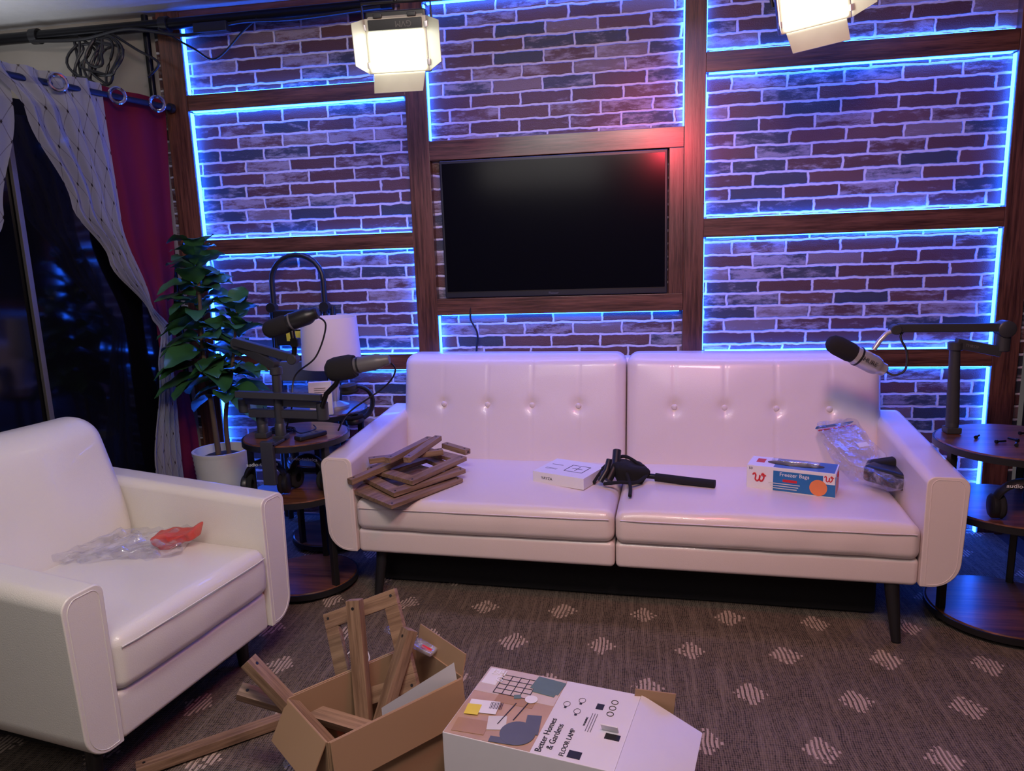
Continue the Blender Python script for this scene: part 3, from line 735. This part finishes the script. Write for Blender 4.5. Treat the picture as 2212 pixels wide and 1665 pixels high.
for a,b,w,h in ((0.035,.04,.08,.003),(.035,-.04,.08,.003),(-.005,0,.003,.08),(.075,0,.003,.08),(.035,0,.045,.003),(.035,.0,.003,.05)): rect(wb,'ink',(a,b,.0474),w,h,name="printed_drawing")
rect(wb,'grey',(-.065,-.03,.0474),.05,.002,name="printed_line"); rect(wb,'grey',(-.065,-.04,.0474),.05,.002,name="printed_line"); rect(wb,'grey',(-.065,.02,.0474),.05,.004,name="printed_line")
text("YAYZA",.016,'ink',wb,(-.05,-.1005,.024),(pi/2,0,0))
gp=thing("camera_grip","folded black camera grip with straps and handle","camera grip",(0,0,0))
tube("handle",'foam',[(.10,2.79,.461),(.24,2.745,.459),(.32,2.72,.459)],.0165,gp,16)
tube("handle_neck",'blackmetal',[(.03,2.805,.465),(.10,2.79,.463)],.011,gp,12)
rbox("pouch",'fabric',(-.005,2.80,.480),(.065,.055,.036),.02,gp,(8,8,4),4,lambda x,y,z:(x*(1+.15*math.sin(z*60)),y,z*(1+.4*noise.noise(Vector((x*20,y*20,1))))),(.1,.2,.4))
tube("clamp_arm",'black',[(-.085,2.74,.460),(-.055,2.78,.51),(-.05,2.82,.56)],.017,gp,14)
tube("clamp_arm",'black',[(-.125,2.80,.460),(-.06,2.83,.48),(-.01,2.80,.50)],.015,gp,14)
tube("clamp_jaw",'black',[(-.115,2.72,.462),(-.09,2.74,.50),(-.08,2.77,.535)],.012,gp,12)
tube("strap",'fabric',spl([(-.10,2.72,.452),(-.04,2.70,.466),(.03,2.73,.459),(.07,2.80,.479),(.03,2.87,.474),(-.05,2.86,.50),(-.03,2.78,.52),(0,2.70,.459),(.0,2.60,.447)]),.007,gp,8)
tube("strap",'fabric',spl([(-.14,2.74,.45),(-.12,2.80,.474),(-.08,2.85,.50),(-.02,2.84,.53),(.05,2.80,.50)]),.007,gp,8)
fb=thing("freezer_bag_box","white and blue carton of freezer bags with orange picture","box",(.605,2.745,.4415),(0,0,math.radians(-20)))
L,Wd,Hh=.31,.13,.092
box("carton",'white',(0,0,Hh/2),(L,Wd,Hh),fb,.0015)
rx=(pi/2,0,0); yf=-Wd/2-.0004
rect(fb,'blue',(.048,yf,.042),.214,.076,rx); rect(fb,'red',(-.0,yf-.0003,.045),.05,.010,rx,"red_label")
text("Freezer Bags",.020,'whiteink',fb,(.015,yf-.0006,.068),rx); text("50",.014,'ink',fb,(-.14,yf-.0004,.080),rx)
def wlogo(c,s,rot=(pi/2,0,0)):
    pts=spl([(-1.0,.35,0),(-.75,.62,0),(-.55,.3,0),(-.6,-.35,0),(-.3,-.6,0),(.02,-.2,0),(.08,.35,0),(.02,-.3,0),(.3,-.6,0),(.62,-.2,0),(.68,.4,0),(.5,.65,0),(.35,.45,0),(.6,.3,0),(1.0,.38,0)],5)
    tube("store_emblem",'red',[p*s for p in pts],s*.13,fb,6,loc=c,rot=rot)
wlogo((-.108,yf-.0004,.048),.024); rect(fb,'white',(.133,yf-.0004,.070),.040,.040,rx,"white_patch"); wlogo((.133,yf-.0008,.070),.016)
lathe("orange_picture",'orange',[(0,0),(.030,0),(.030,.001),(0,.001)],fb,(.098,yf-.0005,.033),(pi/2,0,0),32)
for k in range(3): rect(fb,'piclight',(-.02,yf-.0006,.014+.009*k),.09+.01*k,.003,rx,"printed_line")
rect(fb,'blue',(.045,.0,Hh+.0003),.21,Wd*.94,(0,0,0)); rect(fb,'red',(-.115,0.01,Hh+.0005),.03,.05,(0,0,0),"red_label")
bm=bmesh.new(); a_lathe(bm,[(0,0),(.1,0),(.1,.001),(0,.001)],32,Matrix.Diagonal((1,.30,1,1))); finish(bm,"dispenser_slot",'black',fb,loc=(.01,.0,Hh+.0008))
rbox("bag_edge",'film',(.01,.0,Hh+.006),(.085,.014,.010),.006,fb,(8,2,1),3,lambda x,y,z:(x,y+.004*math.sin(x*60),z))
rect(fb,'orange',(L/2+.0004,0,.035),Wd*.8,.05,(pi/2,0,pi/2)); wlogo((L/2+.001,0,.073),.014,(pi/2,0,pi/2))
zb_=thing("zip_bag","clear zip-top plastic bag holding a black gadget","plastic bag",(.905,2.825,.53),(0,0,math.radians(-60)))
def fz(x,y,z):
    return (x,y+.012*math.sin(x*22)*math.cos(z*3),z*(.25+.75*(1-abs(x)/.21)**.5 if abs(x)<.21 else .2)+.006*noise.noise(Vector((x*30,y*30,0)))+max(0,-x-.0)*.72)
rbox("bag_film",'film',(0,0,-.035),(.195,.10,.036),.012,zb_,(24,14,4),3,fz)
box("zip_strip",'blue',(-.186,0,.098),(.004,.19,.014),zb_,.001,(0,.6,0)); box("zip_strip",'red',(-.172,0,.090),(.004,.19,.007),zb_,.001,(0,.6,0))
rbox("black_gadget",'black',(.095,0,-.030),(.080,.062,.032),.016,zb_,(3,3,2),3,None,(0,.05,.3))
rbox("black_gadget",'foam',(.040,.015,-.005),(.055,.030,.018),.01,zb_,(3,3,2),3,None,(0,-.3,.6))
rect(zb_,'white',(-.06,0.02,.045),.02,.05,(0,.65,0),"white_label")
# ------------------------------------------------------------------ things on the armchair
cb_=thing("plastic_wrap","crumpled clear plastic wrap on the armchair seat","plastic wrap",(-1.66,1.93,.480),(0,0,.25))
def fw(x,y,z): 
    n=noise.noise(Vector((x*14,y*18,z*8+4))); n2=noise.noise(Vector((x*35,y*40,9)))
    return (x+.015*n,y+.02*n2,z*(.5+.8*abs(n))+.016*n+.008*n2)
rbox("film_sheet",'film',(0,0,0),(.27,.095,.022),.012,cb_,(40,18,3),3,fw)
rb=thing("red_mesh_bag","small red mesh bag holding metal hardware","bag",(-1.44,2.0,.462),(0,0,.1))
def fr(x,y,z): 
    n=noise.noise(Vector((x*30,y*30,z*30))); k=1-.6*max(0,(x)/.07)+( .5*max(0,(x-.04)/.03))
    return (x+.006*n,y*k+.008*n,z*k+.008*n+max(0,x)*.35)
rbox("mesh_bag",'redmesh',(0,0,.018),(.07,.04,.022),.012,rb,(14,10,5),3,fr)
for k in range(4): tube("metal_rod",'steelpart',[(-.06,-.018+.012*k,.012),(.02,-.018+.012*k,.014)],.005,rb,10)
# ------------------------------------------------------------------ things on the floor
cx,cy,ca=-.625,1.555,math.radians(49)
cbx2=thing("cardboard_box","open brown cardboard box full of wooden parts","box",(cx,cy,.012),(0,0,ca))
l,w,h,t=.37,.22,.285,.004
box("side_panel",'card',(0,-w/2,h/2),(l,t,h),cbx2,.001); box("side_panel",'card',(0,w/2,h/2),(l,t,h),cbx2,.001)
box("end_panel",'card',(-l/2,0,h/2),(t,w-t,h),cbx2,.001); box("end_panel",'card',(l/2,0,h/2),(t,w-t,h),cbx2,.001)
box("bottom_panel",'cardin',(0,0,t/2),(l,w,t),cbx2,.001)
box("flap",'card',(0,-w/2-.010,h-.055),(l*.98,t,.11),cbx2,.001,(-.12,0,0))
box("flap",'card',(0,w/2+.03,h-.045),(l*.9,t,.095),cbx2,.001,(.45,0,0))
box("flap",'card',(-l/2-.025,0,h-.045),(t,w*.96,.10),cbx2,.001,(0,.5,0)); box("flap",'card',(l/2+.010,0,h+.025),(t,w*.96,.06),cbx2,.001,(0,.25,0))
stick("walnut wooden leg leaning out of the cardboard box",(-.93,1.50,.385),(-.66,1.48,.10),.036,.028)
stick("walnut wooden leg leaning out of the cardboard box",(-.975,1.52,.285),(-.60,1.56,.16),.036,.028,.4)
stick("walnut wooden leg standing in the cardboard box",(-.71,1.66,.475),(-.66,1.55,.05),.038,.028,.5)
stick("walnut wooden leg standing in the cardboard box",(-.565,1.66,.40),(-.66,1.50,.06),.040,.030,.3)
stick("walnut wooden leg lying on the rug",(-1.30,1.52,.03),(-.93,1.83,.03),.036,.028)
f=frame("square walnut wooden frame standing in the cardboard box",(0,0,0),(0,0,0),.24,.26,.042,.016)
u=Vector((.20,-.02,.09)).normalized(); v=Vector((.07,-.10,-.20)); v=(v-u*v.dot(u)).normalized(); n=u.cross(-v)
f.matrix_world=Matrix((u,-v,n)).transposed().to_4x4(); tl=Vector((-.835,1.74,.385))
f.location=tl+u*.12+v*.13
pa=thing("paper_sheet","folded white paper sheet sticking out of the cardboard box","paper",(0,0,0))
bm=bmesh.new(); bm.faces.new([bm.verts.new(p) for p in ((-.60,1.515,.27),(-.435,1.60,.35),(-.43,1.62,.24),(-.60,1.52,.15))]); finish(bm,"sheet",'pale',pa)
bg=thing("parts_bag","clear plastic bag with a small screwdriver inside","plastic bag",(-.585,1.72,.335),(0,.25,-.35))
def fg(x,y,z): n=noise.noise(Vector((x*40,y*40,2))); return (x,y,z+.006*n)
rbox("bag_film",'film',(0,0,0),(.080,.018,.006),.005,bg,(14,8,2),3,fg)
tube("screwdriver",'chrome',[(-.05,0,0),(.04,0,0)],.003,bg,8); tube("screwdriver_handle",'red',[(.04,0,0),(.07,0,0)],.006,bg,10)
lb=thing("lamp_box","white printed floor lamp carton with open end flap","box",(-.205,1.565,.012),(0,0,math.radians(-12.5)))
l,w,h=.41,.29,.24
box("carton",'whitegloss',(0,0,h/2),(l,w,h),lb,.002)
box("end_flap",'whitegloss',(l/2+.075,0,h-.035),(.165,w*.99,.004),lb,.001,(0,.45,0))
box("side_flap",'card',(l/2+.03,w/2+.004,h-.03),(.10,.004,.09),lb,.001,(0,.1,.25))
box("side_flap",'whitegloss',(l/2+.04,-w/2+.005,h-.09),(.09,.004,.14),lb,.001,(0,0,-.2))
zt=h+.0004
rect(lb,'picfloor',(-.095,0,zt),.215,w*.985); rect(lb,'picwall',(-.095,.085,zt+.0006),.213,.112)
rect(lb,'pictan',(-.085,.02,zt+.0008),.10,.035,(0,0,0),"printed_shelf"); rect(lb,'white',(-.178,.10,zt+.0012),.040,.07,name="printed_window")
for k in range(5): rect(lb,'ink',(-.105,.035+.020*k,zt+.0016),.095,.0020,name="printed_shelf")
for k in range(5): rect(lb,'ink',(-.1515+.0235*k,.075,zt+.0018),.0020,.082,name="printed_shelf")
rect(lb,'picgreen',(-.027,.105,zt+.0020),.078,.055,(0,0,-.1),"printed_sofa"); rect(lb,'picgreen',(-.027,.075,zt+.0022),.06,.02,(0,0,-.1),"printed_sofa")
rect(lb,'picgreen',(-.085,.035,zt+.0024),.018,.016,(0,0,.4),"printed_plant")
bm=bmesh.new(); a_lathe(bm,[(0,0),(.042,0),(.042,.0006),(0,.0006)],28); finish(bm,"printed_chair",'picgrey',lb,loc=(-.035,-.095,zt+.0020))
rect(lb,'picgrey',(-.012,-.055,zt+.0020),.035,.07,(0,0,.2),"printed_chair"); rect(lb,'picgrey',(-.06,-.13,zt+.0020),.06,.02,(0,0,.1),"printed_chair")
rect(lb,'piclight',(-.095,-.075,zt+.0016),.045,.05,(0,0,.3),"printed_cushion"); rect(lb,'pictan',(-.15,-.105,zt+.0014),.08,.05,(0,0,.1),"printed_table")
for (x,y) in ((-.085,-.035),(-.055,-.01)): rect(lb,'ink',(x,y,zt+.0026),.0022,.09,(0,0,-.15),"printed_lamp")
bm=bmesh.new(); a_lathe(bm,[(0,0),(.016,0),(.016,.0006),(0,.0006)],24); finish(bm,"printed_lamp_shade",'white',lb,loc=(-.048,.035,zt+.0028))
text("BH",.032,'whiteink',lb,(-.168,.118,zt+.003),(0,0,0)); text("G",.032,'whiteink',lb,(-.156,.090,zt+.003),(0,0,0))
rect(lb,'white',(-.150,-.030,zt+.0032),.075,.050,(0,0,.15),"barcode_label"); rect(lb,'yellow',(-.170,-.048,zt+.0038),.035,.040,(0,0,.15),"yellow_sticker")
for k in range(9): rect(lb,'ink',(-.135+.0036*k,-.020+.0006*k,zt+.0038),.0018 if k%2 else .001,.026,(0,0,.15),"barcode_bar")
text("Better Homes\n& Gardens",.0215,'ink',lb,(.040,-.075,zt+.0006),(0,0,pi/2)); text("FLOOR LAMP",.0165,'ink',lb,(.083,-.085,zt+.0006),(0,0,pi/2))
for (x,y) in ((.04,.05),(.072,.075),(.072,.03)): 
    bm=bmesh.new(); a_tube(bm,[(.008*math.cos(a),.010*math.sin(a),0) for a in [2*pi*i/20 for i in range(20)]],.0006,5,True); finish(bm,"printed_icon",'ink',lb,loc=(x,y,zt+.0005))
    rect(lb,'ink',(x,y-.014,zt+.0005),.006,.006,name="printed_icon")
rect(lb,'ink',(.12,.065,zt+.0003),.018,.022,name="barcode_label"); rect(lb,'ink',(.11,-.120,zt+.0003),.030,.024,name="barcode_label")
for k in range(3): 
    bm=bmesh.new(); a_tube(bm,[(.008*math.cos(a),.008*math.sin(a),0) for a in [2*pi*i/20 for i in range(20)]],.0010,5,True); finish(bm,"printed_icon",'ink',lb,loc=(.150,.045+.024*k,zt+.0005))
text("WARNING",.007,'ink',lb,(.102,.0,zt+.0004),(0,0,pi/2))
for k in range(3): rect(lb,'grey',(.110+.006*k,.0,zt+.0003),.0015,.07,(0,0,0),"printed_line")
box("handle_slot",'black',(.175,-.035,zt),(.035,.02,.002),lb,.0005); box("slot_tab",'whitegloss',(.165,-.02,zt+.010),(.04,.003,.026),lb,.0005,(.5,0,0))
for (x,y,s,lab) in ((-.88,1.63,.05,"small crumpled clear plastic bag on the rug"),(-.77,1.52,.05,"small crumpled clear plastic bag on the rug")):
    pb=thing("plastic_scrap",lab,"plastic bag",(x,y,.035),(0,0,x*3),"plastic scraps on the rug")
    rbox("film_sheet",'film',(0,0,0),(s,s*.7,.018),.01,pb,(16,12,3),3,fw)
wr=thing("wire_tie","loose twisted white wire loops on the rug","wire",(-.93,1.93,.02))
tube("wire",'whiteink',spl([(0,0,0),(.06,.03,.02),(.10,.09,.06),(.06,.12,.09),(.02,.08,.06),(.07,.05,.03),(.12,.10,.01),(.05,.16,.0)]),.0018,wr,6)
# put each root empty at the base of its thing where the parts were laid out in room coordinates
for e in [o for o in bpy.data.objects if o.type=='EMPTY' and o.parent is None and o.location.length<1e-6]:
    ch=[o for o in bpy.data.objects if o.parent==e]
    P=[]
    for o in ch:
        P+=[o.matrix_basis@Vector(q) for q in o.bound_box]
    off=Vector(((min(p.x for p in P)+max(p.x for p in P))/2,(min(p.y for p in P)+max(p.y for p in P))/2,min(p.z for p in P)))
    e.location=off
    for o in ch: o.location=o.location-off
# ------------------------------------------------------------------ lights
def area(name,loc,target,size,power,col,sy=None,spread=None):
    li=bpy.data.lights.new(name,'AREA'); li.energy=power; li.color=col; li.size=size
    if sy: li.shape='RECTANGLE'; li.size_y=sy
    if spread: li.spread=math.radians(spread)
    o=bpy.data.objects.new(name,li); COL.objects.link(o); o.location=loc
    o.rotation_euler=(Vector(target)-Vector(loc)).to_track_quat('-Z','Y').to_euler(); return o
area("key_light",(.1,.5,2.45),(0,2.6,.6),.35,24,(1,.75,.70))
area("fill_light",(-.6,.7,2.50),(-1.3,1.9,.4),.5,18,(1,.99,.92))
area("red_light",(.28,1.3,2.06),(.35,2.9,.4),.16,7,(1,.08,.12))
area("room_light",(-.8,-.2,2.5),(-.4,2.3,.6),1.2,15,(1,.92,.87))
area("blue_wall_wash",(-.3,2.80,2.50),(-.3,3.5,1.2),3.4,14,(.18,.20,1),.12,90)  # added unseen lamp, spreads the blue of the LED strips over the wall
area("ceiling_bounce",(-2.95,2.8,1.9),(-2.9,2.9,2.6),.6,3,(.85,.88,1),None,120)  # added lamp hidden behind the partition, stands in for light bounced onto the ceiling
sl=bpy.data.lights.new("red_spot",'SPOT'); sl.energy=75; sl.color=(1,.03,.06); sl.spot_size=math.radians(22); sl.spot_blend=1; sl.shadow_soft_size=.05
so=bpy.data.objects.new("red_spot",sl); COL.objects.link(so); so.location=(.28,1.3,2.10)
so.rotation_euler=(Vector((.14,3.46,1.86))-so.location).to_track_quat('-Z','Y').to_euler()
w=bpy.data.worlds.new("World"); bpy.context.scene.world=w; w.use_nodes=True
w.node_tree.nodes["Background"].inputs[0].default_value=(.52,.45,.47,1); w.node_tree.nodes["Background"].inputs[1].default_value=.12
bpy.context.scene.view_settings.view_transform='Standard'
# ------------------------------------------------------------------ camera
cd=bpy.data.cameras.new("camera"); cam=bpy.data.objects.new("camera",cd); COL.objects.link(cam)
F=Vector((-0.1606,0.9704,-0.1805));R=Vector((0.98703,0.1572,-0.03315));U=Vector((0.00379,0.1835,0.9830))
mt=Matrix((R,U,-F)).transposed().to_4x4(); mt.translation=(0,0,1.35); cam.matrix_world=mt
cd.sensor_fit='HORIZONTAL'; cd.sensor_width=36; cd.lens=1560/2212*36; cd.clip_start=.05
bpy.context.scene.camera=cam
